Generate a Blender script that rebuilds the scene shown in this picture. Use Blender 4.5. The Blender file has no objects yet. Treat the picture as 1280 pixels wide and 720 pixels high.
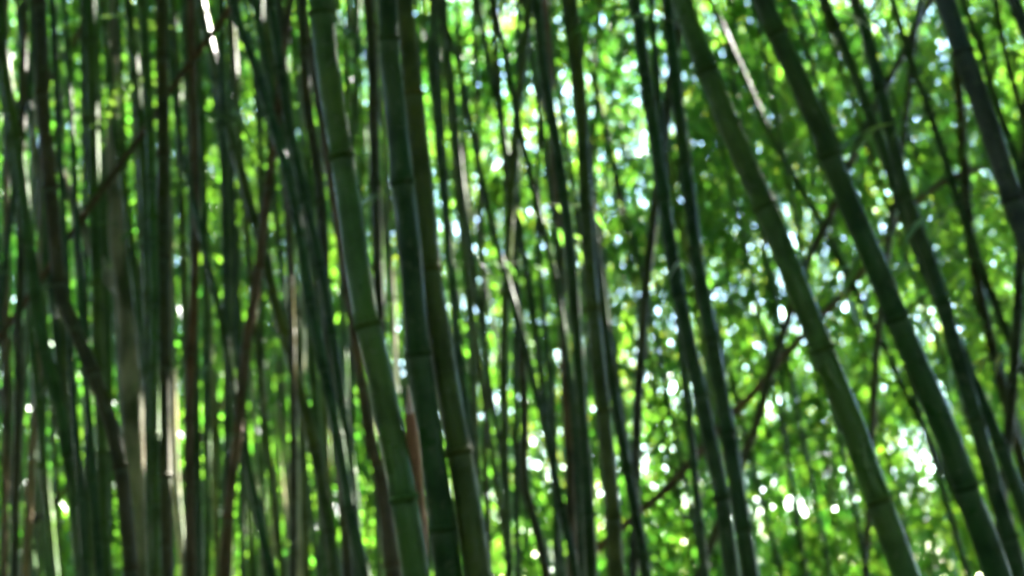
import bpy, math, random
import numpy as np
from mathutils import Vector, Matrix

random.seed(7)
RNG = np.random.default_rng(11)
R = math.radians
scene = bpy.context.scene
C = scene.collection

# ------------------------------------------------------------------ camera
PITCH, FPX, CAM = R(12.0), 1758.0, np.array([0.0, 0.0, 1.5])
cam_d = bpy.data.cameras.new('camera')
cam = bpy.data.objects.new('camera', cam_d)
C.objects.link(cam)
cam.location = CAM
cam.rotation_euler = (R(90) + PITCH, 0, 0)
cam_d.sensor_width = 36.0
cam_d.lens = FPX / 1280 * 36.0
cam_d.clip_start, cam_d.clip_end = 0.05, 3000
cam_d.dof.use_dof = True
cam_d.dof.focus_distance = 1.6
cam_d.dof.aperture_fstop = 4.35
cam_d.dof.aperture_blades = 0
scene.camera = cam

# ------------------------------------------------------------------ light
SUN_EL, SUN_AZ = R(37), R(32)          # azimuth from +Y towards +X
SUN_DIR = np.array([math.cos(SUN_EL) * math.sin(SUN_AZ), math.cos(SUN_EL) * math.cos(SUN_AZ), math.sin(SUN_EL)])
world = bpy.data.worlds.new('World')
scene.world = world
world.use_nodes = True
wn = world.node_tree
bg = wn.nodes['Background']
sky = wn.nodes.new('ShaderNodeTexSky')
sky.sky_type = 'NISHITA'
sky.sun_disc = False
sky.sun_elevation = SUN_EL
sky.sun_rotation = SUN_AZ
sky.dust_density = 0.0
wn.links.new(sky.outputs[0], bg.inputs[0])
bg.inputs[1].default_value = 0.15
sun_d = bpy.data.lights.new('sun', 'SUN')
sun_d.energy, sun_d.angle, sun_d.color = 5.0, R(0.53), (1.0, 0.95, 0.86)
sun = bpy.data.objects.new('sun', sun_d)
C.objects.link(sun)
sun.rotation_euler = Vector(SUN_DIR).to_track_quat('Z', 'Y').to_euler()

vs = scene.view_settings
vs.view_transform, vs.look, vs.gamma, vs.use_curve_mapping = 'Standard', 'None', 1.0, False
vs.exposure = 5.0
cy = scene.cycles
cy.max_bounces, cy.diffuse_bounces, cy.glossy_bounces, cy.transmission_bounces = 8, 5, 2, 5
cy.use_denoising = True
cy.sample_clamp_indirect = 6.0
cy.caustics_reflective = cy.caustics_refractive = False

# ------------------------------------------------------------------ pixel -> place
FW = np.array([0, math.cos(PITCH), math.sin(PITCH)])
UP = np.array([0, -math.sin(PITCH), math.cos(PITCH)])
RT = np.array([1.0, 0, 0])

def at(px, py, depth):
    """the point seen at photo pixel (px, py), `depth` metres ahead (along +Y)"""
    d = RT * (px - 640) / FPX + UP * (360 - py) / FPX + FW
    return CAM + d * (depth / d[1])

# ------------------------------------------------------------------ materials
def new_mat(name):
    m = bpy.data.materials.new(name)
    m.use_nodes = True
    nt = m.node_tree
    nt.nodes.clear()
    return m, nt, nt.nodes, nt.links

def N(nodes, t, **kw):
    n = nodes.new(t)
    for k, v in kw.items():
        setattr(n, k, v)
    return n

def mixc(nt, fac, a, b, mode='MIX'):
    n = nt.nodes.new('ShaderNodeMix')
    n.data_type, n.blend_type = 'RGBA', mode
    for sock, v in ((n.inputs[0], fac), (n.inputs[6], a), (n.inputs[7], b)):
        if hasattr(v, 'links'):
            nt.links.new(v, sock)
        elif isinstance(v, (int, float)):
            sock.default_value = v
        else:
            sock.default_value = (*v, 1.0)
    return n.outputs[2]

def ramp(nt, src, *stops):
    n = nt.nodes.new('ShaderNodeValToRGB')
    cr = n.color_ramp
    while len(cr.elements) < len(stops):
        cr.elements.new(0.5)
    for e, (p, v) in zip(cr.elements, stops):
        e.position = p
        e.color = (v, v, v, 1) if isinstance(v, (int, float)) else (*v, 1)
    nt.links.new(src, n.inputs[0])
    return n.outputs[0]

def culm_material(name, rough=0.3):
    """bamboo skin: tinted by the object's own colour; UV.y counts internodes, so waxy bloom and scars sit at the nodes"""
    m, nt, nd, lk = new_mat(name)
    oi = N(nd, 'ShaderNodeObjectInfo')
    uv = N(nd, 'ShaderNodeUVMap')
    geo = N(nd, 'ShaderNodeNewGeometry')
    sep = N(nd, 'ShaderNodeSeparateXYZ')
    lk.new(uv.outputs[0], sep.inputs[0])
    fr = N(nd, 'ShaderNodeMath', operation='FRACT')
    lk.new(sep.outputs[1], fr.inputs[0])
    # blotches of lichen and weathering
    n1 = N(nd, 'ShaderNodeTexNoise')
    n1.inputs['Scale'].default_value, n1.inputs['Detail'].default_value = 9.0, 6.0
    lk.new(geo.outputs['Position'], n1.inputs['Vector'])
    # long fibres
    mp = N(nd, 'ShaderNodeMapping')
    mp.inputs['Scale'].default_value = (60, 1.3, 1)
    lk.new(uv.outputs[0], mp.inputs[0])
    n2 = N(nd, 'ShaderNodeTexNoise')
    n2.inputs['Scale'].default_value, n2.inputs['Detail'].default_value = 1.0, 3.0
    lk.new(mp.outputs[0], n2.inputs['Vector'])
    n3 = N(nd, 'ShaderNodeTexNoise')
    n3.inputs['Scale'].default_value, n3.inputs['Detail'].default_value = 1.7, 3.0
    lk.new(geo.outputs['Position'], n3.inputs['Vector'])
    base = oi.outputs['Color']
    yel = mixc(nt, 1.0, base, (1.75, 1.15, 0.75), 'MULTIPLY')
    c = mixc(nt, ramp(nt, n3.outputs[0], (0.42, 0.0), (0.66, 0.8)), base, yel)
    dark = mixc(nt, 1.0, c, (0.45, 0.5, 0.5), 'MULTIPLY')
    c = mixc(nt, ramp(nt, n1.outputs[0], (0.46, 0.0), (0.62, 0.9)), c, dark)
    lite = mixc(nt, 1.0, c, (1.35, 1.3, 1.25), 'MULTIPLY')
    c = mixc(nt, ramp(nt, n2.outputs[0], (0.48, 0.0), (0.62, 0.7)), c, lite)
    n4 = N(nd, 'ShaderNodeTexNoise')
    n4.inputs['Scale'].default_value, n4.inputs['Detail'].default_value = 38.0, 5.0
    lk.new(geo.outputs['Position'], n4.inputs['Vector'])
    c = mixc(nt, ramp(nt, n4.outputs[0], (0.58, 0.0), (0.66, 0.35)), c, (0.10, 0.13, 0.06))
    bloom = mixc(nt, 0.6, c, (0.13, 0.18, 0.11))
    c = mixc(nt, ramp(nt, fr.outputs[0], (0.0, 0.0), (0.9, 0.0), (0.97, 0.5), (0.985, 0.0)), c, bloom)
    scar = mixc(nt, 1.0, c, (0.75, 0.68, 0.55), 'MULTIPLY')
    c = mixc(nt, ramp(nt, fr.outputs[0], (0.0, 0.6), (0.02, 0.4), (0.06, 0.0)), c, scar)
    p = N(nd, 'ShaderNodeBsdfPrincipled')
    lk.new(c, p.inputs['Base Color'])
    rr = ramp(nt, n1.outputs[0], (0.35, rough - 0.06), (0.7, rough + 0.3))
    mx = N(nd, 'ShaderNodeMath', operation='MAXIMUM')
    lk.new(rr, mx.inputs[0])
    lk.new(ramp(nt, fr.outputs[0], (0.0, 0.75), (0.07, 0.6), (0.1, 0.0), (0.88, 0.0), (0.92, 0.6), (1.0, 0.75)), mx.inputs[1])
    lk.new(mx.outputs[0], p.inputs['Roughness'])
    p.inputs['Specular IOR Level'].default_value = 0.2
    bp = N(nd, 'ShaderNodeBump')
    bp.inputs['Strength'].default_value, bp.inputs['Distance'].default_value = 0.35, 0.003
    lk.new(n2.outputs[0], bp.inputs['Height'])
    lk.new(bp.outputs[0], p.inputs['Normal'])
    o = N(nd, 'ShaderNodeOutputMaterial')
    lk.new(p.outputs[0], o.inputs[0])
    return m

def leaf_material(name, ca, cb, ta, tb, trans=0.5, gloss=0.1):
    m, nt, nd, lk = new_mat(name)
    at_ = N(nd, 'ShaderNodeAttribute', attribute_name='tint')
    d = N(nd, 'ShaderNodeBsdfDiffuse')
    t = N(nd, 'ShaderNodeBsdfTranslucent')
    g = N(nd, 'ShaderNodeBsdfGlossy')
    g.inputs['Roughness'].default_value = 0.3
    g.inputs['Color'].default_value = (0.8, 0.85, 0.85, 1)
    lk.new(mixc(nt, at_.outputs['Fac'], ca, cb), d.inputs[0])
    lk.new(mixc(nt, at_.outputs['Fac'], ta, tb), t.inputs[0])
    m1, m2 = N(nd, 'ShaderNodeMixShader'), N(nd, 'ShaderNodeMixShader')
    m1.inputs[0].default_value, m2.inputs[0].default_value = trans, gloss
    lk.new(d.outputs[0], m1.inputs[1]); lk.new(t.outputs[0], m1.inputs[2])
    lk.new(m1.outputs[0], m2.inputs[1]); lk.new(g.outputs[0], m2.inputs[2])
    o = N(nd, 'ShaderNodeOutputMaterial')
    lk.new(m2.outputs[0], o.inputs[0])
    return m

def noisy_material(name, c1, c2, scale, rough=0.8, bump=0.4, stretch=(1, 1, 1)):
    m, nt, nd, lk = new_mat(name)
    tc = N(nd, 'ShaderNodeTexCoord')
    mp = N(nd, 'ShaderNodeMapping')
    mp.inputs['Scale'].default_value = stretch
    lk.new(tc.outputs['Object'], mp.inputs[0])
    n = N(nd, 'ShaderNodeTexNoise')
    n.inputs['Scale'].default_value, n.inputs['Detail'].default_value = scale, 8.0
    lk.new(mp.outputs[0], n.inputs['Vector'])
    p = N(nd, 'ShaderNodeBsdfPrincipled')
    p.inputs['Roughness'].default_value = rough
    lk.new(mixc(nt, ramp(nt, n.outputs[0], (0.36, 0.0), (0.64, 1.0)), c1, c2), p.inputs['Base Color'])
    b = N(nd, 'ShaderNodeBump')
    b.inputs['Strength'].default_value, b.inputs['Distance'].default_value = bump, 0.02
    lk.new(n.outputs[0], b.inputs['Height']); lk.new(b.outputs[0], p.inputs['Normal'])
    o = N(nd, 'ShaderNodeOutputMaterial')
    lk.new(p.outputs[0], o.inputs[0])
    return m

M_CULM = culm_material('bamboo skin', 0.33)
M_DRY = culm_material('dry cane skin', 0.5)
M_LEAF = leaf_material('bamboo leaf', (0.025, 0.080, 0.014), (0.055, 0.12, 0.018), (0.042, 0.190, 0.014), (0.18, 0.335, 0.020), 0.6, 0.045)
M_FARLEAF = leaf_material('sunlit wood leaf', (0.05, 0.10, 0.012), (0.11, 0.15, 0.02), (0.16, 0.34, 0.012), (0.40, 0.46, 0.025), 0.6, 0.05)  # brighter and yellower than the grove's leaves: sunlight put into the colour
M_NEARLEAF = leaf_material('near bamboo leaf', (0.04, 0.10, 0.025), (0.08, 0.14, 0.03), (0.06, 0.2, 0.02), (0.18, 0.3, 0.035), 0.5, 0.08)
M_PALELEAF = leaf_material('pale and glint bamboo leaf', (0.36, 0.42, 0.34), (0.42, 0.46, 0.38), (0.25, 0.34, 0.22), (0.3, 0.38, 0.25), 0.45, 0.15)  # pale curled leaves; on other twigs the white colour paints sun glints
M_YELLOWLEAF = leaf_material('yellowing bamboo leaf', (0.22, 0.28, 0.03), (0.3, 0.3, 0.05), (0.45, 0.55, 0.05), (0.55, 0.5, 0.06), 0.55, 0.08)
M_TWIG = noisy_material('green twig bark', (0.10, 0.13, 0.05), (0.05, 0.06, 0.03), 30.0, 0.6, 0.2)
M_TRUNK = noisy_material('pale mossy bark', (0.36, 0.31, 0.20), (0.07, 0.08, 0.035), 9.0, 0.9, 0.8, (1, 1, 0.55))
M_SHEATH = noisy_material('dry culm sheath', (0.52, 0.27, 0.15), (0.30, 0.14, 0.075), 22.0, 0.6, 0.3, (1, 1, 0.15))
M_SHEATHTIP = noisy_material('bleached sheath tip', (0.75, 0.62, 0.55), (0.6, 0.42, 0.36), 12.0, 0.6, 0.2)
M_GROUND = noisy_material('leaf litter soil', (0.10, 0.075, 0.04), (0.035, 0.03, 0.018), 3.0, 0.95, 0.8)

# ------------------------------------------------------------------ mesh helpers
def mesh_obj(name, V, F, mat, parent=None, uv=None, smooth=True, quads=True):
    me = bpy.data.meshes.new(name)
    V = np.ascontiguousarray(V, dtype=np.float32)
    F = np.ascontiguousarray(F, dtype=np.int32)
    k = F.shape[1]
    me.vertices.add(len(V)); me.vertices.foreach_set('co', V.ravel())
    me.loops.add(F.size); me.loops.foreach_set('vertex_index', F.ravel())
    me.polygons.add(len(F)); me.polygons.foreach_set('loop_start', np.arange(0, F.size, k, dtype=np.int32))
    if smooth:
        me.polygons.foreach_set('use_smooth', np.ones(len(F), dtype=bool))
    if uv is not None:
        l = me.uv_layers.new(name='UVMap')
        l.data.foreach_set('uv', np.ascontiguousarray(uv, dtype=np.float32).ravel())
    me.update(calc_edges=True)
    me.validate()
    if mat:
        me.materials.append(mat)
    o = bpy.data.objects.new(name, me)
    C.objects.link(o)
    if parent is not None:
        o.parent = parent
    return o

def thing(name, label, cat, loc, group=None):
    o = bpy.data.objects.new(name, None)
    o.empty_display_size = 0.1
    C.objects.link(o)
    o.location = loc
    o['label'], o['category'] = label, cat
    if group:
        o['group'] = group
    return o

def catmull(P, step):
    P = np.asarray(P, float)
    if len(P) == 2:
        n = max(2, int(np.linalg.norm(P[1] - P[0]) / step))
        t = np.linspace(0, 1, n + 1)[:, None]
        return P[0] * (1 - t) + P[1] * t
    Q = np.vstack([2 * P[0] - P[1], P, 2 * P[-1] - P[-2]])
    out = []
    for i in range(1, len(Q) - 2):
        n = max(1, int(np.linalg.norm(Q[i + 1] - Q[i]) / step))
        t = np.arange(n)[:, None] / n
        a, b, c, d = Q[i - 1], Q[i], Q[i + 1], Q[i + 2]
        out.append(0.5 * (2 * b + (c - a) * t + (2 * a - 5 * b + 4 * c - d) * t ** 2 + (3 * b - a - 3 * c + d) * t ** 3))
    out.append(P[-1:])
    return np.vstack(out)

def frames(P):
    T = np.gradient(P, axis=0)
    T /= np.linalg.norm(T, axis=1)[:, None]
    n = np.cross(T[0], [0.0, 1.0, 0.0]); n /= np.linalg.norm(n)
    A = np.empty_like(P)
    for i in range(len(P)):
        n = n - T[i] * np.dot(n, T[i]); n /= np.linalg.norm(n)
        A[i] = n
    return T, A, np.cross(T, A)

def tube(P, rad, sides):
    """verts, quads of a tube along P with a radius per ring"""
    T, A, B = frames(P)
    a = np.linspace(0, 2 * math.pi, sides, endpoint=False)
    V = P[:, None, :] + rad[:, None, None] * (np.cos(a)[None, :, None] * A[:, None, :] + np.sin(a)[None, :, None] * B[:, None, :])
    n = len(P)
    i, j = np.meshgrid(np.arange(n - 1), np.arange(sides), indexing='ij')
    j2 = (j + 1) % sides
    F = np.stack([i * sides + j, i * sides + j2, (i + 1) * sides + j2, (i + 1) * sides + j], -1).reshape(-1, 4)
    return V.reshape(-1, 3), F

def resample(P, s_new):
    s = np.concatenate([[0], np.cumsum(np.linalg.norm(np.diff(P, axis=0), axis=1))])
    return np.stack([np.interp(s_new, s, P[:, k]) for k in range(3)], 1), s[-1]

# unit node ring, shared by every culm: a swollen ridge over a leaf scar
def node_ring_mesh(mat, name):
    prof = [(0.985, -0.32), (1.06, -0.2), (1.14, -0.1), (1.06, -0.02), (1.09, 0.06), (1.17, 0.14), (1.07, 0.26), (0.985, 0.36)]
    s = 14
    V, F, U = [], [], []
    for r, z in prof:
        for k in range(s):
            V.append((r * math.cos(2 * math.pi * k / s), r * math.sin(2 * math.pi * k / s), z))
    for i in range(len(prof) - 1):
        for k in range(s):
            F.append((i * s + k, i * s + (k + 1) % s, (i + 1) * s + (k + 1) % s, (i + 1) * s + k))
            v0 = 0.0 + 0.06 * i / len(prof)
            for kk, vv in ((k, v0), (k + 1, v0), (k + 1, v0 + .008), (k, v0 + .008)):
                U.append((kk / s, vv))
    o = mesh_obj(name, V, F, mat, uv=U)
    me = o.data
    bpy.data.objects.remove(o)
    return me
RING = {M_CULM.name: node_ring_mesh(M_CULM, 'node'), M_DRY.name: node_ring_mesh(M_DRY, 'node')}

# ------------------------------------------------------------------ leaves
def kite_leaves(P, D, Nn, L, W):
    """one folded two-triangle blade per row"""
    S = np.cross(D, Nn); S /= np.linalg.norm(S, axis=1)[:, None] + 1e-9
    U = np.cross(S, D)
    mid = P + D * (L * 0.38)[:, None] - U * (W * 0.18)[:, None] * 0
    a = mid + S * (W / 2)[:, None] + U * (W * 0.12)[:, None]
    b = mid - S * (W / 2)[:, None] + U * (W * 0.12)[:, None]
    tip = P + D * L[:, None] - np.array([0, 0, 1.0]) * (L * 0.12)[:, None]
    n = len(P)
    V = np.stack([P, a, tip, b], 1).reshape(-1, 3)
    k = np.arange(n)[:, None] * 4
    F = np.concatenate([k + np.array([[0, 1, 2]]), k + np.array([[0, 2, 3]])], 1).reshape(-1, 3)
    return V, F

def sprays(centres, leaves_per=11, size=1.0, reach=0.42, flat=0.55):
    """fans of drooping blades round each centre; arrays of base, direction, normal, length, width"""
    n = len(centres)
    az = RNG.uniform(0, 2 * math.pi, n)
    dr = RNG.normal(-0.55, 0.35, n)
    T = np.stack([np.cos(az) * np.cos(dr), np.sin(az) * np.cos(dr), np.sin(dr)], 1)
    Nz = np.stack([RNG.normal(0, flat, n), RNG.normal(0, flat, n), np.ones(n)], 1)
    Nz -= T * np.sum(Nz * T, 1)[:, None]; Nz /= np.linalg.norm(Nz, axis=1)[:, None]
    S = np.cross(T, Nz)
    k = leaves_per
    u = np.tile(np.linspace(-0.5, 0.5, k), (n, 1)) + RNG.normal(0, 0.06, (n, k))
    side = np.where(np.arange(k) % 2, 1.0, -1.0)[None, :]
    ang = side * RNG.uniform(0.35, 0.95, (n, k))
    Pb = centres[:, None] + T[:, None] * (u * reach)[..., None] + RNG.normal(0, 0.035, (n, k, 3)) * size
    D = T[:, None] * np.cos(ang)[..., None] + S[:, None] * np.sin(ang)[..., None] + Nz[:, None] * RNG.normal(0, 0.22, (n, k))[..., None]
    D[..., 2] -= 0.35
    D /= np.linalg.norm(D, axis=2)[..., None]
    NN = Nz[:, None] + RNG.normal(0, 0.35, (n, k, 3))
    L = RNG.uniform(0.09, 0.17, (n, k)) * size
    W = L * RNG.uniform(0.12, 0.17, (n, k))
    return Pb.reshape(-1, 3), D.reshape(-1, 3), NN.reshape(-1, 3), L.ravel(), W.ravel()

def leaf_mass(name, centres, mat, tint, leaves_per=11, size=1.0, reach=0.42, flat=0.55):
    P, D, Nn, L, W = sprays(centres, leaves_per, size, reach, flat)
    T_ = np.repeat(tint, leaves_per)
    ok = np.ones(len(P), bool)
    for p in FLECK:
        v = P + D * (L / 2)[:, None] - p
        al = v @ SUN_DIR
        ok &= ~((al > 0.15) & (np.linalg.norm(v - al[:, None] * SUN_DIR, axis=1) < 0.07 + L * .5))
    P, D, Nn, L, W, T_ = P[ok], D[ok], Nn[ok], L[ok], W[ok], T_[ok]
    V, F = kite_leaves(P, D, Nn, L, W)
    o = mesh_obj(name, V, F, mat, smooth=False)
    t = np.repeat(np.clip(T_ + RNG.normal(0, 0.18, len(P)), 0, 1), 4).astype(np.float32)
    o.data.attributes.new('tint', 'FLOAT', 'POINT').data.foreach_set('value', t)
    o['kind'] = 'stuff'
    return o

def field(P, seed, scale):
    """smooth pseudo-noise in about [-1, 1]"""
    r = np.random.default_rng(seed)
    v = np.zeros(len(P))
    for i in range(7):
        k = r.normal(0, 1, 3) * scale
        v += np.sin(P @ k + r.uniform(0, 6.28))
    return v / 3.2

# ------------------------------------------------------------------ ground
g = 24
xs = np.concatenate([[-1500, -300, -80], np.linspace(-30, 30, 61), [80, 300, 1500]])
GX, GY = np.meshgrid(xs, xs + 10, indexing='ij')
near = np.exp(-((GX) ** 2 + (GY - 8) ** 2) / 900)
GZ = (0.05 * np.sin(GX * 1.3 + GY * 0.7) + 0.04 * np.sin(GX * 0.6 - GY * 1.9)) * near - 0.05
n = len(xs)
i, j = np.meshgrid(np.arange(n - 1), np.arange(n - 1), indexing='ij')
F = np.stack([i * n + j, (i + 1) * n + j, (i + 1) * n + j + 1, i * n + j + 1], -1).reshape(-1, 4)
gr = mesh_obj('ground', np.stack([GX, GY, GZ], -1).reshape(-1, 3), F, M_GROUND)
gr['kind'] = 'structure'

# ------------------------------------------------------------------ single leaves and twigs of the near culms
def leaf_mesh(seed, name, mat, droop):
    r = np.random.default_rng(seed)
    k = 9
    t = np.linspace(0, 1, k)
    w = 0.062 * np.sin(np.pi * np.clip(t * 0.93 + 0.05, 0, 1)) ** 0.75 * (1 - 0.55 * t) * 1.7
    w[0], w[-1] = 0.008, 0.001
    z = -droop * t ** 2
    V, F = [], []
    for q in range(k):
        tw = 0.25 * t[q] * r.normal(0, 1)
        for sx in (-1, 0, 1):
            V.append((sx * w[q], t[q], z[q] + (abs(sx) * w[q] * 0.35) + sx * w[q] * tw))
    for q in range(k - 1):
        for c in (0, 1):
            F.append((q * 3 + c, q * 3 + c + 1, q * 3 + c + 4, q * 3 + c + 3))
    o = mesh_obj(name, V, F, mat)
    me = o.data
    bpy.data.objects.remove(o)
    me.attributes.new('tint', 'FLOAT', 'POINT').data.foreach_set('value', np.full(len(V), r.uniform(.1, .9), np.float32))
    return me
LEAF = [leaf_mesh(q, 'leaf', M_NEARLEAF, dr) for q, dr in enumerate((.1, .2, .32, .15, .26))]
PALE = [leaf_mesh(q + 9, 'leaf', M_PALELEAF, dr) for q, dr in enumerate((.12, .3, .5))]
YELL = [leaf_mesh(q + 19, 'leaf', M_YELLOWLEAF, dr) for q, dr in enumerate((.05, .12))]

def leaf_at(parent, org, base, direction, length, meshes, label=None):
    d = Vector(direction).normalized()
    up = Vector((random.uniform(-.5, .5), random.uniform(-.8, .3), 1))
    x = d.cross(up).normalized()
    z = x.cross(d)
    m = Matrix((x, d, z)).transposed().to_4x4()
    o = bpy.data.objects.new('leaf', random.choice(meshes))
    C.objects.link(o)
    o.parent = parent
    o.matrix_local = Matrix.Translation(Vector(base - org)) @ m @ Matrix.Diagonal((length, length, length, 1))
    if label:
        o['label'] = label
    return o

def add_twig(root, p, direction, length, n, size, meshes=None, r=0.003):
    """a side twig at world point p with n blades; the twig is a part, each blade a sub-part"""
    meshes = meshes or LEAF
    org = np.array(root.location)
    d = np.array(direction, float); d /= np.linalg.norm(d)
    t = np.linspace(0, 1, 8)[:, None]
    P = p + d * length * t + np.array([0, 0, -0.28]) * length * t ** 2
    V, F = tube(P - org, np.linspace(r, r * .4, 8), 5)
    tw = mesh_obj('twig', V, F, M_TWIG, root)
    side = np.cross(d, [0, 0, 1.0]); side /= np.linalg.norm(side) + 1e-9
    for q in range(n):
        u = 0.25 + 0.75 * (q + .5) / n
        b, _ = resample(P, np.array([u * length * 1.04]))
        sg = 1 if q % 2 else -1
        dd = d * random.uniform(.5, 1) + side * sg * random.uniform(.3, .9) + np.array([0, random.uniform(-.4, .4), random.uniform(-.9, -.15)])
        leaf_at(tw, org, b[0], dd, size * random.uniform(.7, 1.15), meshes)
    return tw

# ------------------------------------------------------------------ culms
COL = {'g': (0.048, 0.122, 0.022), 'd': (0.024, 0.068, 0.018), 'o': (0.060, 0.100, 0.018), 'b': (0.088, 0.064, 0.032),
       'k': (0.038, 0.044, 0.015), 't': (0.17, 0.145, 0.09), 'p': (0.20, 0.26, 0.18), 'y': (0.036, 0.052, 0.046), 'w': (0.22, 0.27, 0.18)}  # last entry whitens culms so their colour carries the sun's glare
BUILT = {}
PLACED = []      # (polyline, radius) of what already stands, to keep culms from running through each other

def clash(P, r):
    for Q, q in PLACED:
        d = np.linalg.norm(P[:, None] - Q[None], axis=2)
        if d.min() < r + q + 0.012:
            return True
    return False

def to_world(pts, depth, tilt):
    return np.array([at(x, y, depth * (1 + tilt * (360 - y) / 720)) for x, y in pts])

def build_culm(pts, w0, w1, tint, label, group=None, diam=None, depth=None, name='bamboo_culm', cat='bamboo', dry=False,
               top=8.0, nodes=True, ends=False, twigs=(), auto_twigs=0, tilt=None):
    """pts: photo pixels from top to bottom; w0, w1: width there at the top and the bottom, in photo pixels"""
    wm = (w0 + w1) / 2
    if diam is None:
        diam = 0.056 if wm >= 21 else 0.043 if wm >= 14 else 0.034 if wm >= 10 else 0.026
    d0 = depth or FPX * diam / wm
    pts = sorted(pts, key=lambda p: -p[1])
    best = None
    for m in (1, .95, 1.05, .9, 1.1, 1.15, .86, 1.2, .82, 1.26, 1.33, .78, 1.4):
        tl = tilt if tilt is not None else random.uniform(-0.05, 0.05)
        W = to_world(pts, d0 * m, tl)
        Pc = catmull(W, 0.06)
        r = wm * d0 * m / FPX / 2
        if not clash(Pc, r):
            best = (W, Pc, r, d0 * m)
            break
        if best is None:
            best = (W, Pc, r, d0 * m)
    W, Pc, r, dd = best
    PLACED.append((Pc, r))
    pts_w = list(W)
    if not ends:
        d = W[0] - W[1]; d /= np.linalg.norm(d)
        if d[2] < -0.05:
            need = (pts_w[0][2] + 0.08) / -d[2]
            pts_w = [W[0] + d * need * 1.0, W[0] + d * need * 0.5] + pts_w
        d = W[-1] - W[-2]; d /= np.linalg.norm(d)
        h = max(0.4, (top - W[-1][2])) / max(d[2], 0.5)
        d2 = d + np.array([0, 0, 0.12])
        d2 /= np.linalg.norm(d2)
        pts_w = pts_w + [W[-1] + d * h * 0.4, W[-1] + d * h * 0.4 + d2 * h * 0.6]
    P = catmull(pts_w, 0.05)
    s = np.concatenate([[0], np.cumsum(np.linalg.norm(np.diff(P, axis=0), axis=1))])
    tot = s[-1]
    inter = min(0.5, max(0.2, r * 2 * random.uniform(6.5, 8.5)))
    # rings: tight at each node, sparse between
    nodes_s = np.arange(random.uniform(0.1, 1) * inter, tot, inter) * 1.0
    off = np.array([-0.55, -0.28, -0.1, 0.06, 0.2, 0.5]) * r
    edges = np.unique(np.clip(np.concatenate([(nodes_s[:, None] + off).ravel(), np.linspace(0, tot, int(tot / 0.13) + 2)]), 0, tot))
    edges = edges[np.concatenate([[True], np.diff(edges) > r * 0.07])]
    PP, _ = resample(P, edges)
    # radius: the traced widths inside the frame, tapering above
    sv0, sv1 = s[np.argmin(np.linalg.norm(P - W[0], axis=1))], s[np.argmin(np.linalg.norm(P - W[-1], axis=1))]
    rb, rt = w1 * dd / FPX / 2, w0 * dd / FPX / 2
    rad = np.interp(edges, [0, sv0, sv1, tot], [rb * 1.05, rb, rt, rt * (1.0 if ends else 0.45)])
    dn = (edges[:, None] - nodes_s[None]) / r if len(nodes_s) else np.full((len(edges), 1), 9.0)
    rad = rad * (1 + 0.07 * np.exp(-np.min(np.abs(dn + 0.08), 1) ** 2 / 0.02) + 0.08 * np.exp(-np.min(np.abs(dn - 0.14), 1) ** 2 / 0.02))
    sides = 16 if wm >= 20 else 12 if wm >= 12 else 8
    mat = M_DRY if dry else M_CULM
    base = Vector(PP[0])
    V, F = tube(PP - PP[0], rad, sides)
    v = (edges - (nodes_s[0] if len(nodes_s) else 0)) / inter + 40.0
    nr = len(PP)
    i, j = np.meshgrid(np.arange(nr - 1), np.arange(sides), indexing='ij')
    uv = np.stack([np.stack([j / sides, v[i]], -1), np.stack([(j + 1) / sides, v[i]], -1),
                   np.stack([(j + 1) / sides, v[i + 1]], -1), np.stack([j / sides, v[i + 1]], -1)], 2).reshape(-1, 2)
    root = thing(name, label, cat, base, group)
    BUILT[label] = (sorted(pts, key=lambda p: p[1]), dd)
    st = mesh_obj('stem', V, F, mat, root, uv=uv)
    k = random.uniform(0.85, 1.18)
    c = COL[tint]
    col = (c[0] * k * random.uniform(.94, 1.06), c[1] * k, c[2] * k * random.uniform(.92, 1.08), 1)
    st.color = col
    # node rings as parts where they show
    T, A, B = frames(PP)
    if nodes and wm >= 9:
        for q in nodes_s:
            if not (sv0 - 0.25 < q < sv1 + 0.25):
                continue
            idx = min(len(PP) - 2, int(np.searchsorted(edges, q)))
            o = bpy.data.objects.new('node', RING[mat.name])
            C.objects.link(o)
            o.parent = root
            pos, _ = resample(P, np.array([q]))
            rr = float(np.interp(q, [0, sv0, sv1, tot], [rb * 1.05, rb, rt, rt * .5])) * 1.03
            mt = Matrix((A[idx], B[idx], T[idx])).transposed().to_4x4()
            o.matrix_local = Matrix.Translation(Vector(pos[0] - PP[0])) @ mt @ Matrix.Diagonal((rr, rr, rr * 0.8, 1))
            o.color = (col[0] * 1.1, col[1] * 1.0, col[2] * 0.95, 1)
    for tw in twigs:
        yp, dx, dz, dy, ln, nl, sz = tw[:7]
        q = sorted(pts, key=lambda p: p[1])
        ys = [p[1] for p in q]
        x = np.interp(yp, ys, [p[0] for p in q])
        i0 = int(np.argmin(np.linalg.norm(Pc - at(x, yp, dd), axis=1)))
        t_ = add_twig(root, Pc[i0], (dx, dy, dz), ln, nl, sz, tw[7] if len(tw) > 7 else None)
        if nl == 0 and dz > .2:
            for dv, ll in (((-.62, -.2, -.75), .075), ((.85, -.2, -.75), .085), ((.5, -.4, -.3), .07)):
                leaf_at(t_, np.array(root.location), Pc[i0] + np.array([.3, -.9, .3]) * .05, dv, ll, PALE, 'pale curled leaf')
    if auto_twigs:
        for _ in range(auto_twigs):
            i0 = random.randrange(len(Pc) // 3, len(Pc))
            sg = random.choice((-1, 1))
            add_twig(root, Pc[i0], (sg, random.uniform(-.6, .6), random.uniform(-.1, .8)), random.uniform(.25, .6), random.randint(5, 9), random.uniform(.1, .16))
    return root, P, s, r, col

exec_culms = []
def K(*a, **kw):
    exec_culms.append((a, kw))

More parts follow.
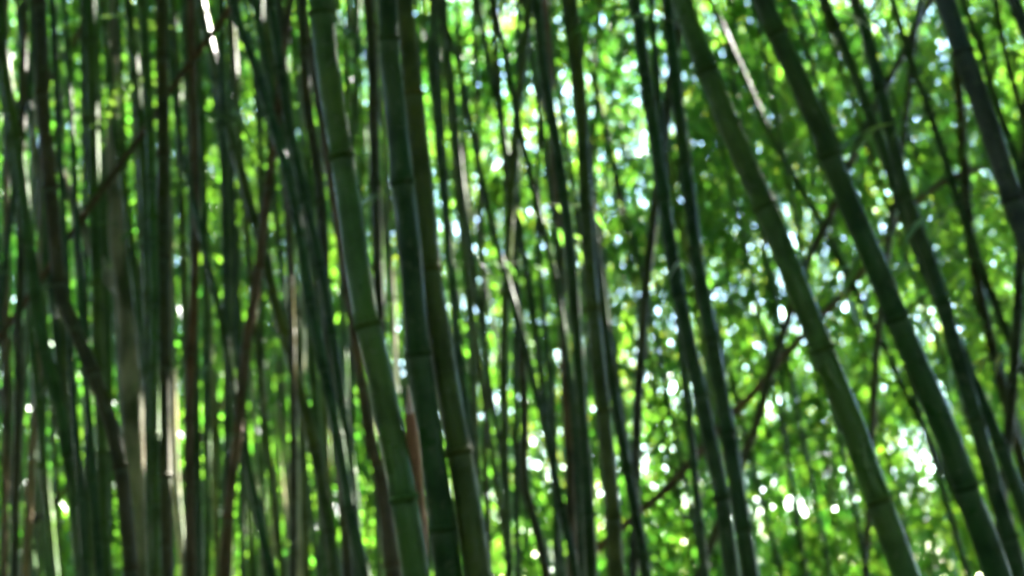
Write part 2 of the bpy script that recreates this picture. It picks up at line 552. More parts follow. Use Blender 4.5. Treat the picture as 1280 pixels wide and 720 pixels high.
G1, G2, G3, G4, G5 = ('thick culms of the near clump', 'slender upright culms of the near clump', 'thin dark culms among the leaves',
                      'dead canes fallen across the grove', 'thick culms leaning across the bright leaves')
# --- the thick culms of the middle
K([(400,-20),(408,75),(420,150),(432,225),(441,290),(449,350),(458,400),(473,460),(486,525),(500,600),(513,670),(523,740)], 31, 35, 'g', 'thick green culm with brown shaded side, leaning past the tip of the rust-red stub', G1)
K([(484,-20),(487,60),(495,140),(501,210),(510,280),(516,350),(522,435),(532,510),(543,585),(553,660),(562,740)], 24, 35, 'd', 'thick blackish green culm directly behind the rust-red stub, pale stripe down one edge', G1)
K([(502,-20),(511,60),(518,135),(526,210),(533,280),(539,350),(552,435),(564,510),(575,570),(587,640),(602,740)], 24, 34, 'o', 'thick olive green culm pressed against the thick blackish green one', G1)
K([(713,-20),(722,75),(727,150),(730,210),(733,275),(737,340),(742,400),(747,450),(754,515),(761,585),(766,640),(772,740)], 15, 21, 'o', 'olive culm with strong node ring, straightest of the dark pair in mid grove', G1, diam=.05)
K([(669,-20),(677,65),(685,125),(695,175),(702,225),(709,280),(714,320),(717,370),(722,435),(729,535),(736,635),(741,740)], 14, 16, 'd', 'dark green culm meeting the olive culm with strong node ring low down', G1)
K([(791,-20),(802,60),(810,120),(820,185),(830,250),(838,310),(847,360),(860,425),(874,485),(887,550),(902,620),(918,740)], 16, 20, 'd', 'dark rim-lit culm that carries the pale curled leaf', G1, diam=.046, twigs=[(322, 1, .12, -.5, .12, 0, .1), (326, .3, .3, -.9, .05, 0, .1)])
K([(831,-20),(840,60),(847,125),(855,190),(862,250),(869,310),(878,360),(892,435),(905,510),(918,585),(931,670),(943,740)], 15, 21, 'd', 'dark rim-lit culm running beside the one that carries the pale curled leaf', G1, diam=.05)
# --- the leaning giants
K([(846,-20),(865,40),(885,90),(905,140),(925,190),(948,240),(970,290),(989,340),(1005,380),(1023,425),(1042,475),(1062,520),(1080,575),(1100,630),(1116,675),(1140,740)], 27, 33, 'g', 'thickest leaning green culm, crossing in front of the wide pale olive limb', G5, diam=.062, twigs=[(40, -.8, .7, .4, .35, 6, .13)])
K([(945,-20),(970,40),(990,85),(1015,135),(1034,185),(1051,230),(1072,280),(1092,325),(1110,370),(1130,420),(1150,465),(1170,510),(1190,560),(1210,620),(1230,670),(1254,740)], 25, 33, 'd', 'thick dark leaning culm next along from the thickest leaning green one', G5, diam=.06, twigs=[(30, 1, .12, -.1, .3, 4, .13, PALE), (365, -.7, .1, -.3, .14, 3, .12, PALE)])  # both pale twigs paint white sun glints in the leaf colour
K([(1022,-20),(1047,40),(1065,85),(1082,130),(1099,175),(1113,215),(1131,270),(1158,340),(1188,410),(1218,480),(1243,540),(1266,600),(1292,670)], 13, 17, 'd', 'dark leaning culm that crosses behind its twin at mid height', G5)
K([(1061,-20),(1085,50),(1097,100),(1110,150),(1121,200),(1136,255),(1152,300),(1170,350),(1185,405),(1198,450),(1213,500),(1228,555),(1243,610),(1260,665),(1279,740)], 15, 22, 'd', 'dark leaning culm that crosses in front of its twin at mid height', G5, diam=.05)
K([(1174,-20),(1195,40),(1212,90),(1228,135),(1243,180),(1260,235),(1276,280),(1300,345)], 26, 27, 'y', 'thick slate-dark leaning culm high beside the yellow-green leaf', G5, diam=.058, twigs=[(150, -.8, .1, .4, .5, 8, .15), (255, -.9, -.1, .5, .5, 9, .14), (90, .6, .5, .3, .4, 7, .13)])
K([(1196,-20),(1214,30),(1228,65),(1241,115),(1256,160),(1270,200),(1296,270)], 9, 11, 'd', 'thin dark culm hugging the slate-dark leaning culm', G3, diam=.034, auto_twigs=3)
K([(1241,-20),(1249,30),(1260,78),(1271,118),(1284,170)], 8, 9, 'd', 'short visible stretch of thin culm near the upper outer corner', G3, auto_twigs=2)
K([(1256,-30),(1271,10),(1300,80)], 16, 18, 'y', 'slate culm barely showing at the extreme upper corner', G5)
K([(1109,-20),(1127,40),(1138,75),(1155,120),(1170,165),(1185,210),(1200,260),(1215,300),(1232,350),(1252,400),(1271,445),(1296,500)], 9, 12, 'd', 'thin straight dark culm slanting in front of the purplish brown one', G3, diam=.034, twigs=[(225, 1, .1, -.2, .22, 3, .13, YELL), (250, .9, .3, .3, .5, 9, .14), (320, -.9, .2, .1, .3, 6, .13, PALE), (380, .8, .2, .3, .5, 9, .15), (180, .8, .4, .3, .45, 8, .14)])  # the pale twig is a sun glint put into leaf colour
K([(1154,-20),(1142,50),(1137,110),(1131,160),(1124,210),(1117,260),(1109,320),(1100,390),(1094,470),(1090,560),(1085,660),(1079,740)], 8, 9, 'k', 'thin blackish culm leaning opposite to its neighbours behind the leaning giants', G3, diam=.034, depth=6.2)
K([(1194,50),(1199,125),(1205,200),(1208,250),(1216,320),(1230,390),(1246,460),(1262,520)], 13, 13, 'k', 'purplish brown dead culm standing in leaves behind thin slanting culms', G2, diam=.05, dry=True, twigs=[(330, .8, .2, -.2, .5, 9, .16), (400, -.8, .3, -.2, .5, 9, .16), (240, .8, .4, -.1, .5, 9, .15)])
K([(1276,310),(1272,400),(1266,480),(1259,560),(1250,660),(1246,740)], 13, 14, 'k', 'dark brown culm at the frame edge behind the yellow-tipped leaf', G2, diam=.04, twigs=[(452, -.9, .05, -.3, .16, 3, .16, YELL), (440, -.6, .6, -.3, .3, 6, .16), (360, -.8, .5, -.2, .5, 8, .16)])
K([(880,-20),(910,50),(930,95),(950,140),(964,170),(978,195),(997,230),(1015,260),(1036,300),(1061,345),(1078,380),(1096,415),(1116,455),(1136,500),(1155,535),(1175,580),(1215,660),(1250,740)], 8, 9, 'd', 'long thin dark culm crossing behind both thickest leaning culms', G3, diam=.034, depth=7.0, auto_twigs=4)
K([(1165,-5),(1130,65),(1106,110),(1080,165),(1062,205),(1040,265),(1010,325),(988,390),(964,460),(946,530),(925,585)], 10, 11, 'k', 'long thin blackish cane rising against the lean of the giants', G4, name='dead_cane', diam=.04, depth=6.5, dry=True, top=5, auto_twigs=2)
K([(1250,200),(1178,228),(1140,258),(1105,296),(1080,338),(1055,366),(1010,413),(975,450),(945,488),(918,514),(890,548),(860,582),(835,610),(800,640)], 9, 11, 'b', 'long brown diagonal cane passing behind the rim-lit pair', G4, name='dead_cane', diam=.05, depth=7.3, dry=True, top=5)
K([(1120,402),(1075,445),(1030,485),(1000,512),(970,535),(930,572),(880,630)], 13, 18, 'o', 'wide pale olive limb lying diagonally behind the thickest leaning green culm', G4, name='dead_cane', diam=.11, depth=11.5, dry=True, top=5)
K([(845,60),(838,100),(832,160),(821,240),(814,300),(807,360),(802,435),(797,510),(795,575),(794,660),(790,740)], 13, 12, 'k', 'dark culm curving backward behind the pale curled leaf', G2, diam=.04)
K([(758,420),(764,470),(771,512),(782,575),(794,640),(803,690),(812,740)], 13, 15, 'd', 'dark culm splitting off low from behind the olive culm with strong node ring', G2)
K([(842,330),(848,400),(853,450),(862,525),(870,610),(878,680),(884,740)], 9, 10, 'd', 'thin green culm showing low between dark V-shaped culms', G3)
# --- middle, thin
K([(539,-20),(542,50),(545,125),(548,190),(555,250),(560,310),(566,365),(576,460),(586,540),(592,640),(598,740)], 9, 10, 'd', 'thin dark culm peeping out along the thick olive culm', G3, diam=.034, depth=5.4, auto_twigs=2)
K([(552,-20),(562,75),(570,150),(577,225),(586,290),(595,360),(605,430),(615,500),(625,560),(633,640),(640,740)], 8, 7, 'd', 'thin curved culm, first one clear of the thick olive culm', G3, twigs=[(345, 1, .05, -.3, .12, 2, .13, PALE), (200, -.6, .4, .3, .3, 5, .13)])  # pale blades coloured white as a painted sun glint
K([(538,-20),(556,30),(572,75),(585,140),(599,210),(612,270),(625,320),(638,365),(657,435),(675,510),(690,575),(703,640),(725,740)], 7, 10, 'd', 'longest thin culm slanting across the brightest leaves of mid grove', G3, auto_twigs=2)
K([(612,-20),(630,60),(637,100),(645,140),(655,185),(667,235),(682,300),(694,350),(702,400),(709,450),(717,510),(722,590),(726,680),(728,740)], 8, 9, 'd', 'thin dark culm running into the dark pair from the yellow bright patch', G3)
K([(664,-20),(657,50),(648,125),(642,200),(638,260),(634,325),(631,400),(630,480),(631,560),(634,640),(637,740)], 12, 10, 'o', 'slim olive brown culm bowing opposite to the dark pair beside it', G2, auto_twigs=2)
K([(672,40),(676,90),(674,170),(672,240),(674,320),(682,420),(690,500),(694,600),(697,740)], 6, 9, 'd', 'thin shaded culm dropping between olive bowing culm and dark pair', G3)
K([(646,300),(645,400),(644,470),(645,540),(646,640),(648,740)], 7, 8, 'd', 'thin vertical dark culm starting below the olive bowing culm crossing', G3)
K([(752,-20),(747,75),(743,150),(740,240),(738,320)], 5, 6, 'd', 'thinnest culm hugging the top of the olive noded culm', G3, auto_twigs=2)
K([(790,-20),(778,60),(767,115),(760,175),(755,260),(752,340)], 4, 5, 'd', 'hair-thin culm bending toward the olive noded culm', G3)
K([(600,240),(603,330),(606,420),(611,485),(606,550),(610,640),(612,740)], 6, 8, 'k', 'thin reddish dark culm with a kink, close to the thick olive culm', G3)
K([(640,300),(650,420),(656,520),(655,600),(668,650),(680,700),(688,745)], 10, 13, 'k', 'brownish culm bending sharply near the bottom among bright leaves', G2, diam=.045)
K([(700,330),(704,400),(707,470),(712,560),(714,650),(716,740)], 13, 15, 'b', 'brown shaded culm half covered by the dark pair', G2, diam=.05)
K([(820,560),(826,610),(838,655),(852,740)], 4, 4, 'd', 'hair-thin stalk curving below the long brown diagonal cane', G3)
# --- upright culms
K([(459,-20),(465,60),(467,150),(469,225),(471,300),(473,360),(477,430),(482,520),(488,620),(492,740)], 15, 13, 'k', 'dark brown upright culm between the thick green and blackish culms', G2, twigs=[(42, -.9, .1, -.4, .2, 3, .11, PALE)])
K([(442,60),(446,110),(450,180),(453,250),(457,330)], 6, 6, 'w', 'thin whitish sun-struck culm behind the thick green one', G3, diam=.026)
K([(488,320),(491,380),(492,440),(494,520),(497,620)], 7, 8, 'w', 'thin culm coloured sunlit white with white glare just above the rust-red stub', G3, diam=.03)
K([(446,440),(455,500),(463,550),(474,590),(482,640),(488,690),(493,740)], 12, 20, 'b', 'stout brown culm emerging beside the foot of the thick green one', G1, diam=.05)
K([(376,-20),(380,75),(387,150),(399,225),(404,290),(407,360),(412,450),(420,540),(430,640),(436,740)], 13, 13, 'k', 'blackish brown culm with white glints on its upper stretch', G2)
K([(336,-20),(346,50),(353,100),(363,165),(376,225),(390,285),(402,340),(410,390),(420,450),(430,520),(440,600),(446,680),(450,740)], 12, 14, 'd', 'dark green culm crossing over the blackish brown glinting culm', G2)
K([(312,-20),(325,40),(333,85),(343,130),(358,190),(372,240),(384,290),(394,350),(402,420),(412,500)], 9, 9, 'd', 'thinner green culm squeezed between two parallel slanting dark ones', G3, auto_twigs=2)
K([(286,-20),(302,40),(320,85),(338,145),(353,195),(366,245),(376,300),(384,360),(396,420),(411,490),(425,560),(437,640),(450,690),(460,740)], 12, 15, 'd', 'dark slanting culm that ends in a white sunlit streak low down', G2)
K([(246,-20),(260,45),(272,100),(285,150),(300,210),(315,265),(328,310),(342,370),(356,420),(375,490),(395,570),(408,640),(422,740)], 12, 16, 'o', 'long olive culm slanting from twig fork to lower mid clump', G2)
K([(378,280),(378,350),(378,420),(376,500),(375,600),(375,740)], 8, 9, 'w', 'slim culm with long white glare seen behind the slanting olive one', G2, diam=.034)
K([(362,330),(365,420),(366,520),(367,620),(366,740)], 8, 10, 'k', 'dark slim culm tight beside the culm with long white glare', G3)
K([(276,-20),(278,150),(280,250),(282,360),(283,450),(284,600),(286,740)], 9, 8, 'd', 'straight thin green culm behind the long slanting olive culm', G3, auto_twigs=3)
K([(290,180),(292,260),(295,360),(298,460),(302,560),(304,740)], 7, 8, 'd', 'straight thin green culm twin, slightly nearer the brown forked one', G3, auto_twigs=2)
K([(350,110),(342,185),(332,260),(320,360),(311,410),(303,485),(296,550),(287,620),(279,740)], 11, 14, 'b', 'brown dead culm leaning against the lean of its green neighbours', G2, dry=True)
K([(213,70),(222,160),(233,215),(246,270),(260,330),(270,370),(281,420),(292,490),(303,550),(316,610),(330,680),(345,740)], 6, 12, 'd', 'dark thin culm drooping from the green patch toward pale young stems', G3, auto_twigs=2)
K([(238,-20),(240,100),(243,200),(245,270),(243,360),(238,460),(236,560),(237,640),(238,740)], 10, 13, 'b', 'reddish brown slim culm standing alone beside the big green leaf', G2, dry=True, twigs=[(80, -.7, .2, .2, .35, 6, .2), (40, -.6, .5, .1, .3, 6, .2)])
K([(301,470),(281,497),(262,528),(246,560),(232,590)], 7, 8, 'b', 'short brown cane propped on the reddish brown slim culm', G4, name='dead_cane', dry=True, diam=.04, top=2.2)
K([(201,-20),(203,100),(204,200),(203,360),(203,510),(205,620),(207,740)], 15, 22, 'k', 'wide dark brown upright culm, darkest one near the pale trunk', G1, diam=.05)
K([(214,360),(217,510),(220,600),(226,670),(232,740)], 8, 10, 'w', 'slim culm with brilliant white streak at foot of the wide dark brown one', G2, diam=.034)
K([(177,-20),(183,75),(187,150),(190,250),(193,360),(193,480),(194,600),(196,740)], 12, 13, 'g', 'green culm touching the wide dark brown upright one', G2)
K([(158,-20),(168,75),(175,165),(181,250),(184,360),(185,460),(187,600),(190,740)], 11, 12, 'g', 'green culm second out from the wide dark brown upright one', G2)
K([(125,-20),(131,30),(135,65),(139,125),(147,190),(156,240),(164,300),(170,360),(176,430),(184,500),(190,600),(195,740)], 9, 11, 'g', 'slender green culm with white glints crossing before the pale trunk top', G2)
K([(112,-20),(115,100),(117,200),(119,280),(121,360),(123,440),(126,520),(130,620),(134,740)], 15, 16, 'g', 'clean green culm with white glare stripe on its upper half', G1, diam=.046, auto_twigs=1)
K([(48,-20),(52,50),(54,140),(58,190),(63,230),(68,290),(75,360),(86,400),(102,430),(125,490),(145,550),(154,610),(161,680),(166,740)], 17, 19, 'k', 'crooked dark brown culm bending sharply in front of the pale trunk', G1, diam=.045, depth=4.1)
K([(-4,-20),(4,60),(18,165),(27,220),(34,290),(43,360),(53,425),(74,510),(92,610),(106,740)], 15, 18, 'g', 'bluish green culm swaying below the crooked dark brown one', G1, diam=.045)
K([(30,20),(27,90),(24,160),(18,240),(10,300),(2,370),(-10,450)], 8, 9, 'd', 'thin green culm slanting out of frame beside the bluish swaying one', G3)
K([(8,360),(8,430),(7,520),(6,620),(5,740)], 9, 10, 't', 'tan dead culm at the extreme edge, pinkish tone', G2, dry=True, diam=.034)
K([(33,400),(30,470),(25,560),(20,650),(15,740)], 7, 9, 'p', 'pale grey-green slim culm between two tan dead ones', G2)
K([(49,380),(48,450),(44,510),(40,560),(36,640),(30,740)], 8, 12, 't', 'tan dead culm thickening downward beside the bluish swaying one', G2, dry=True, diam=.036)
K([(24,380),(23,430),(22,520),(20,600),(18,740)], 10, 9, 'k', 'black shaded culm hidden among the tan dead ones', G2)
K([(55,540),(55,600),(57,660),(60,740)], 7, 8, 'g', 'thin green culm at low edge near the broken brown twig', G3)
K([(86,400),(89,460),(95,540),(101,620),(108,740)], 9, 10, 'd', 'dim green culm alongside the crooked dark brown one near its bend', G2)
K([(100,360),(104,440),(111,520),(118,620),(126,740)], 8, 11, 'd', 'dim green culm in the gap under the crooked bend', G2)
K([(112,520),(118,590),(124,650),(133,740)], 5, 6, 'w', 'very thin culm with white glare low under the crooked bend', G3)
K([(72,150),(60,200),(48,260),(36,320),(20,400)], 5, 6, 'k', 'thin twiggy dark stalk tilting behind the crooked dark brown culm', G3)
K([(112,10),(98,40),(80,70),(66,92),(54,120)], 7, 8, 'b', 'short brown cane resting on the crooked dark culm near its top', G4, name='dead_cane', dry=True, diam=.034, ends=True)
K([(310,-25),(291,5),(256,55),(225,95),(196,140),(165,185),(140,220),(115,255),(85,298),(60,335),(30,380),(-5,428)], 8, 9, 'b', 'longest reddish brown cane rising diagonally behind green upright culms', G4, name='dead_cane', dry=True, diam=.036, depth=5.3, top=5)
K([(84,610),(70,625),(55,640),(30,664)], 6, 7, 'k', 'broken dark brown twig slanting low between green culms', G4, name='dead_cane', dry=True, diam=.026, depth=6.9, ends=True)
# --- young pale stems deep in the shade
for q, (x, y0, lab) in enumerate([(318, 470, 'first'), (327, 440, 'second'), (335, 455, 'third'), (343, 470, 'fourth'), (351, 500, 'fifth'), (359, 480, 'sixth')]):
    K([(x - 4, y0), (x, y0 + 90), (x + 5, 640), (x + 9, 740)], 4, 5, 'p', lab + ' pale young stem counting from the brown leaning dead culm', 'pale young stems in the shade', diam=.021, top=3.0)

# thick first so that the thin ones find their own gaps
for a, kw in exec_culms:
    a = list(a)
    label, grp = a[4], a[5]
    build_culm(a[0], a[1], a[2], a[3], label, grp, **kw)

# --- culms of the back rows are told apart by their tone and by what they stand next to
MARKS = [(10, 'tan dead edge culms'), (43, 'bluish green swaying culm'), (75, 'crooked dark brown culm'), (121, 'white glare striped culm'), (155, 'pale mossy trunk'),
         (203, 'wide dark brown upright culm'), (243, 'reddish brown slim culm'), (290, 'two straight thin green culms'), (320, 'brown leaning dead culm'), (342, 'long slanting olive culm'),
         (407, 'blackish brown glinting culm'), (450, 'thick green culm'), (517, 'thick blackish green culm'), (545, 'thick olive green culm'), (595, 'thin curved culm'), (637, 'longest slanting thin culm'),
         (728, 'dark pair in mid grove'), (807, 'backward curving dark culm'), (862, 'rim-lit dark pair'), (997, 'thickest leaning green culm'), (1107, 'second thick leaning culm'),
         (1165, 'crossing leaning twins'), (1236, 'thin slanting dark culm')]
TONE = {'g': 'mid green', 'd': 'dark green', 'o': 'olive', 'b': 'brown', 'k': 'blackish'}
SLANT = ('upright', 'slightly slanting', 'slanting')
def back_label(head, x, lean, tone):
    return '%s %s %s culm next to the %s' % (head, SLANT[0 if abs(lean) < .05 else 1 if abs(lean) < .12 else 2], TONE[tone], min(MARKS, key=lambda m: abs(m[0] - x))[1])

# --- distant culms in the leaves
XS = [(s_, 0) for s_ in list(range(545, 1280, 17)) + list(range(215, 545, 30)) + list(range(5, 215, 18))]
for x, _ in XS:
    x += random.uniform(-10, 10)
    lean = 0.03 + 0.24 * max(0, (x - 450) / 830) + random.uniform(-0.10, 0.10)
    dep = random.uniform(9.5, 16)
    pts = []
    bow = random.uniform(-14, 14)
    for y in (-30, 180, 380, 560, 750):
        pts.append((x + (y - 420) * lean + bow * math.sin((y + 30) / 780 * math.pi), y))
    w = random.uniform(0.024, 0.042) * FPX / dep
    tn = random.choice('ddddkgob')
    build_culm(pts, w * .9, w, tn, back_label('dim far-off thin', x, lean, tn), 'distant culms in the leaves', depth=dep, nodes=False, top=9)

# --- shaded culms standing close behind the near clump
for x in list(range(4, 620, 17)) + list(range(12, 500, 23)) + [560, 585, 655, 700, 735, 765, 815, 870, 905, 945, 985, 1030, 1120, 1180, 1215, 1255]:
    x += random.uniform(-7, 7)
    lean = 0.05 + 0.28 * max(0, (x - 450) / 830) + random.uniform(-0.06, 0.07)
    bow = random.uniform(-10, 14)
    pts = [(x + (y - 420) * lean + bow * math.sin((y + 30) / 780 * math.pi), y) for y in (-30, 180, 380, 560, 750)]
    dep = random.uniform(5.9, 9.2)
    w = random.uniform(0.022, 0.044) * FPX / dep * (1 if x < 480 else .8)
    tn = random.choice('ggggddooo' if x < 480 else 'dddo')
    build_culm(pts, w * .9, w, tn, back_label('shaded half-hidden', x, lean, tn), 'shaded culms behind the near clump', depth=dep, nodes=False, top=9)

# sun flecks: gaps cut through the leaves along sun rays to light chosen culms
SPOTS = [('brilliant white streak at foot', (520, 545, 600, 635, 670, 700)), ('long white glare seen behind', (400, 430, 600, 640, 680)), ('ends in a white sunlit streak', (635, 665, 690)),
         ('white glare just above the rust', (380, 410, 445)), ('clean green culm with white glare', (60, 90, 130, 155)),
         ('very thin culm with white glare low', (650, 690)), ('third pale young stem', (620,)),
         ('brown dead culm leaning against', (480,)), ('crossing over the blackish', (570,))]
FLECK = []
for key, ys in SPOTS:
    q, dd = next(v for k_, v in BUILT.items() if key in k_)
    for y in ys:
        FLECK.append(at(np.interp(y, [p[1] for p in q], [p[0] for p in q]), y, dd))
FLECK = np.array(FLECK)
WIDE = [(1235, 330, 7.7, .6, .25), (920, 140, 8.2, .5, .3), (280, 110, 8.0, .6, .4), (40, 250, 10, .9, .7), (300, 350, 8.2, .6, .6),
        (700, 600, 11.5, 1.2, .85), (620, 430, 11.5, .8, .4), (760, 500, 11.5, .8, .4), (900, 480, 11.5, .8, .5), (990, 640, 11.5, 1.0, .7), (800, 420, 11.5, .6, .3), (560, 640, 11, .7, .7), (250, 600, 9.5, .9, .7), (70, 560, 9.5, .9, .8), (400, 600, 9.5, .7, .7), (170, 200, 9.5, .8, .5), (1180, 450, 11, .7, .5)]
def clear(Q, rad=0):  # thins sprays along shafts shaped to let sun reach chosen leaves
    keep = np.ones(len(Q), bool)
    for x, y, dpt, rw, pr in WIDE:
        p = at(x, y, dpt)
        v = Q - p
        al = v @ SUN_DIR
        dist = np.linalg.norm(v - al[:, None] * SUN_DIR, axis=1)
        keep &= ~((al > 0.6) & (dist < rw) & (RNG.uniform(0, 1, len(Q)) < pr))
    return keep

# ------------------------------------------------------------------ pale trunk
tp = [(143,20),(142,60),(141,120),(142,200),(148,290),(156,370),(162,440),(166,520),(170,600),(174,680),(178,740)]
Wt = to_world(sorted(tp, key=lambda p: -p[1]), 6.6, 0)
base = np.array([Wt[0][0] + .1, Wt[0][1], -0.08])
P = catmull(np.vstack([[base], Wt, [Wt[-1] + np.array([-.1, .2, 1.4])], [Wt[-1] + np.array([-.1, .5, 3.4])]]), 0.07)
s = np.linspace(0, 1, len(P))
rad = np.interp(s, [0, .1, .33, .41, .5, 1], [.09, .062, .054, .048, .026, .013])
rad = rad * (1 + 0.06 * np.sin(np.arange(len(P)) * 0.9) + RNG.normal(0, .02, len(P)))
tr = thing('tree', 'slim tree with pale mossy blotched trunk standing behind the crooked dark brown culm', 'tree', Vector(P[0]))
V, F = tube(P - P[0], rad, 14)
V += RNG.normal(0, .0025, V.shape)
mesh_obj('trunk', V, F, M_TRUNK, tr)
lp = to_world([(70, 310), (90, 285), (118, 252), (146, 330)][::-1], 7.4, 0)
lp = np.vstack([to_world([(156, 372)], 6.6, 0), to_world([(125, 330), (98, 270), (70, 200), (30, 110)], 6.7, 0)])
Pl = catmull(lp, .06)
V, F = tube(Pl - P[0], np.linspace(.034, .014, len(Pl)), 10)
mesh_obj('limb', V, F, M_TRUNK, tr)
top_c = np.array([P[-1] + RNG.normal(0, .5, 3) for _ in range(60)])
o = leaf_mass('crown', top_c - P[0], M_LEAF, np.full(60, .4), 14, 1.5)
o.parent = tr
del o['kind']

# ------------------------------------------------------------------ rust-red stub: a dead shoot still wrapped in its sheath
sp = to_world([(526,740),(522,640),(518,580),(515,540),(512,515),(511,494),(510,482)], 2.74, -0.35)
b = np.array([sp[0][0] + .03, sp[0][1], -0.06])
P = catmull(np.vstack([[b], sp]), .03)
hh = P[:, 2]
z1 = sp[-1][2]
rad = np.interp(hh, [0, sp[1][2], sp[3][2], sp[4][2], z1], [.02, .017, .0145, .009, .0015])
ro = thing('bamboo_stub', 'rust-red papery dead shoot with white pointed tip between two thick culms', 'bamboo shoot', Vector(P[0]), None)
cut = int(np.searchsorted(hh, sp[4][2]))
V, F = tube(P[:cut + 1] - P[0], rad[:cut + 1], 12)
mesh_obj('sheath', V, F, M_SHEATH, ro)
V, F = tube(P[cut:] - P[0], rad[cut:], 12)
mesh_obj('tip', V, F, M_SHEATHTIP, ro)

# ------------------------------------------------------------------ leaves: the far mass
OPEN = """4433222343333332 5533333443324443 5533333443335444 5433334433345554 5323333534555664
5322223666666554 4312224777776654 3211123777776654 2211123777776654""".split()
OPEN = np.array([[int(c) for c in r] for r in OPEN], float)
TAU = np.interp(OPEN, [0, 1, 2, 3, 4, 5, 6, 7, 8], [9, 8, 7.2, 6.5, 5.6, 5.0, 4.5, 4.0, 3.5])
cent, tint = [], []
GAPS = [(1140, 570, 44, 34), (1110, 615, 50, 24), (965, 330, 24, 20), (965, 380, 26, 26), (945, 278, 26, 26), (785, 178, 16, 22), (705, 40, 14, 34), (1050, 600, 24, 20), (620, 10, 16, 16), (842, 392, 12, 22), (1160, 690, 30, 20), (1195, 388, 14, 16), (1020, 290, 30, 12), (1085, 30, 30, 24), (905, 180, 10, 12), (1010, 640, 30, 14), (590, 370, 20, 26)]
def sky_gap(px, py, k):
    """thin the leaves where the crowns part and the sky comes through"""
    keep = np.ones(k, bool)
    for x, y, a, b in GAPS:
        keep &= ~((((px - x) / a) ** 2 + ((py - y) / b) ** 2 < 1) & (RNG.uniform(0, 1, k) < 0.52))
    return keep
LPER, SIZE = 11, 1.75
mean_leaf = (0.13 * SIZE) ** 2 * 0.145 * 0.5 * 0.55
for cx in range(-5, 21):
    for cy_ in range(-3, 11):
        t = TAU[min(8, max(0, cy_)), min(15, max(0, cx))]
        if not (0 <= cx < 16 and 0 <= cy_ < 9):
            t = 3.0
        # depth weights: as many square metres at each depth
        m = 400
        dep = RNG.uniform(9.0, 21.0, m)
        cov = LPER * mean_leaf * (FPX / dep) ** 2
        k = int(t * 6400 / cov.mean())
        dep = RNG.uniform(9.0, 21.0, k)
        px, py = RNG.uniform(cx * 80, cx * 80 + 80, k), RNG.uniform(cy_ * 80, cy_ * 80 + 80, k)
        d = RT * ((px - 640) / FPX)[:, None] + UP * ((360 - py) / FPX)[:, None] + FW
        Q = CAM + d * (dep / d[:, 1])[:, None]
        keep = (field(Q * np.array([1, .35, 1]), 5, 2.4) + RNG.normal(0, .25, k) > -0.85) & (Q[:, 2] > 0.05) & sky_gap(px, py, k)
        cent.append(Q[keep])
cent = np.vstack(cent)
cent = cent[clear(cent, 0.2)]
tint = np.clip(0.35 + 0.3 * field(cent, 9, 0.9), 0, 1)

far = leaf_mass('foliage', cent, M_LEAF, tint, LPER, SIZE, .5)
far['label'] = 'blurred bright mass of bamboo leaves behind the culms'

# feathery sprays hanging nearer, among the thin culms
mid = []
for x0, x1, y0, y1, d0, d1, k in ((850, 1010, 30, 270, 7.5, 9, 70), (1150, 1330, 120, 500, 6.8, 8.6, 130), (130, 470, -40, 220, 7, 9, 120), (190, 400, 220, 480, 7.5, 9, 70),
                                  (-60, 110, 60, 420, 7.5, 9, 45), (520, 860, -60, 140, 7.5, 9, 60), (1000, 1200, 30, 330, 7.5, 9, 60)):
    px, py, dep = RNG.uniform(x0, x1, k), RNG.uniform(y0, y1, k), RNG.uniform(d0, d1, k)
    d = RT * ((px - 640) / FPX)[:, None] + UP * ((360 - py) / FPX)[:, None] + FW
    mid.append(CAM + d * (dep / d[:, 1])[:, None])
mid = np.vstack(mid)
ms = leaf_mass('leaf_sprays', mid, M_LEAF, np.clip(0.4 + 0.3 * field(mid, 14, 1.2), 0, 1), 11, 1.1, 0.45)
ms['label'] = 'feathery bamboo leaf sprays hanging among the thin culms'

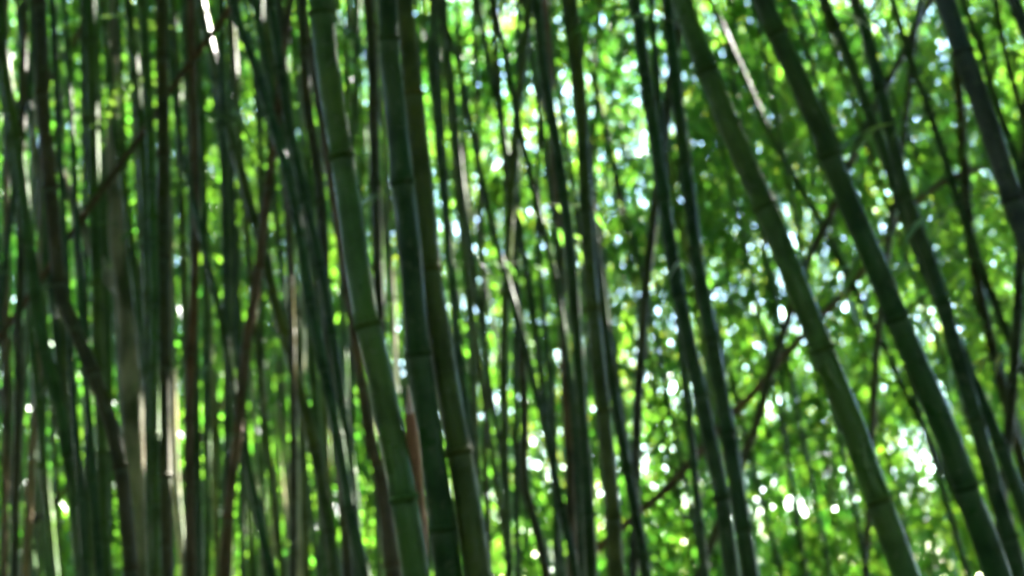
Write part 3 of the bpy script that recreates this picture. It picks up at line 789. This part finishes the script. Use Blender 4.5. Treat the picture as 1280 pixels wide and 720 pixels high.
# sunlit trees beyond the grove
n = 24000
dep = RNG.uniform(27, 36, n)
px, py = RNG.uniform(-500, 1800, n), RNG.uniform(-220, 820, n)
d = RT * ((px - 640) / FPX)[:, None] + UP * ((360 - py) / FPX)[:, None] + FW
Q = CAM + d * (dep / d[:, 1])[:, None]
Q = Q[(field(Q, 21, 0.9) > -0.8) & (Q[:, 2] > 0.1) & sky_gap(px, py, n)]
Q = Q[clear(Q, 0.2)]
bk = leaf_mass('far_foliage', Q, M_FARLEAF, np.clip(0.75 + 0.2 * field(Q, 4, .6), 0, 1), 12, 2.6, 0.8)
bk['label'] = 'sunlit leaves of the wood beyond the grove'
print('far leaf', len(Q))

# ------------------------------------------------------------------ unseen leaf roof and ring, added to shade the near culms
def box_pts(n, x0, x1, y0, y1, z0, z1):
    return np.stack([RNG.uniform(x0, x1, n), RNG.uniform(y0, y1, n), RNG.uniform(z0, z1, n)], 1)
roof = box_pts(24000, -11, 14, -9, 13, 6.2, 9.0)
el = (roof[:, 2] - 1.5) / np.maximum(roof[:, 1], 0.01)
roof = roof[(roof[:, 1] < 0) | (el > 0.50)]
ang = RNG.uniform(0, 2 * math.pi, 24500)
rr = RNG.uniform(6.5, 11, 24500)
ring = np.stack([np.sin(ang) * rr, np.cos(ang) * rr, RNG.uniform(0, 9, 24500)], 1)
inview = (ring[:, 1] > 0) & (np.abs(ring[:, 0]) < ring[:, 1] * 0.5 + .8)
ring = ring[~inview]
roof = roof[clear(roof, 0.3)]
ring = ring[clear(ring, 0.3)]
def on_culm(key, y):
    q, dd = next(v for k_, v in BUILT.items() if key in k_)
    return dd, float(np.interp(y, [p[1] for p in q], [p[0] for p in q]))
# extra leaf sprays added toward the sun to keep two culms unlit
shade = np.vstack([at(x, y, d_) + SUN_DIR * t + RNG.normal(0, .3, 3) for key, y in (('long olive culm slanting from', 10), ('long olive culm slanting from', 45), ('long olive culm slanting from', 75),
    ('long thin dark culm crossing behind', 20), ('long thin dark culm crossing behind', 70), ('long thin dark culm crossing behind', 120)) for d_, x in [on_culm(key, y)] for t in np.linspace(3.6, 7.5, 22)])
allc = np.vstack([roof, ring, shade])
can = leaf_mass('shade_canopy', allc, M_LEAF, np.clip(0.3 + 0.3 * field(allc, 3, .8), 0, 1), 12, 2.8, 0.8)
can['label'] = 'unseen roof and ring of bamboo leaves added to shade the near culms'
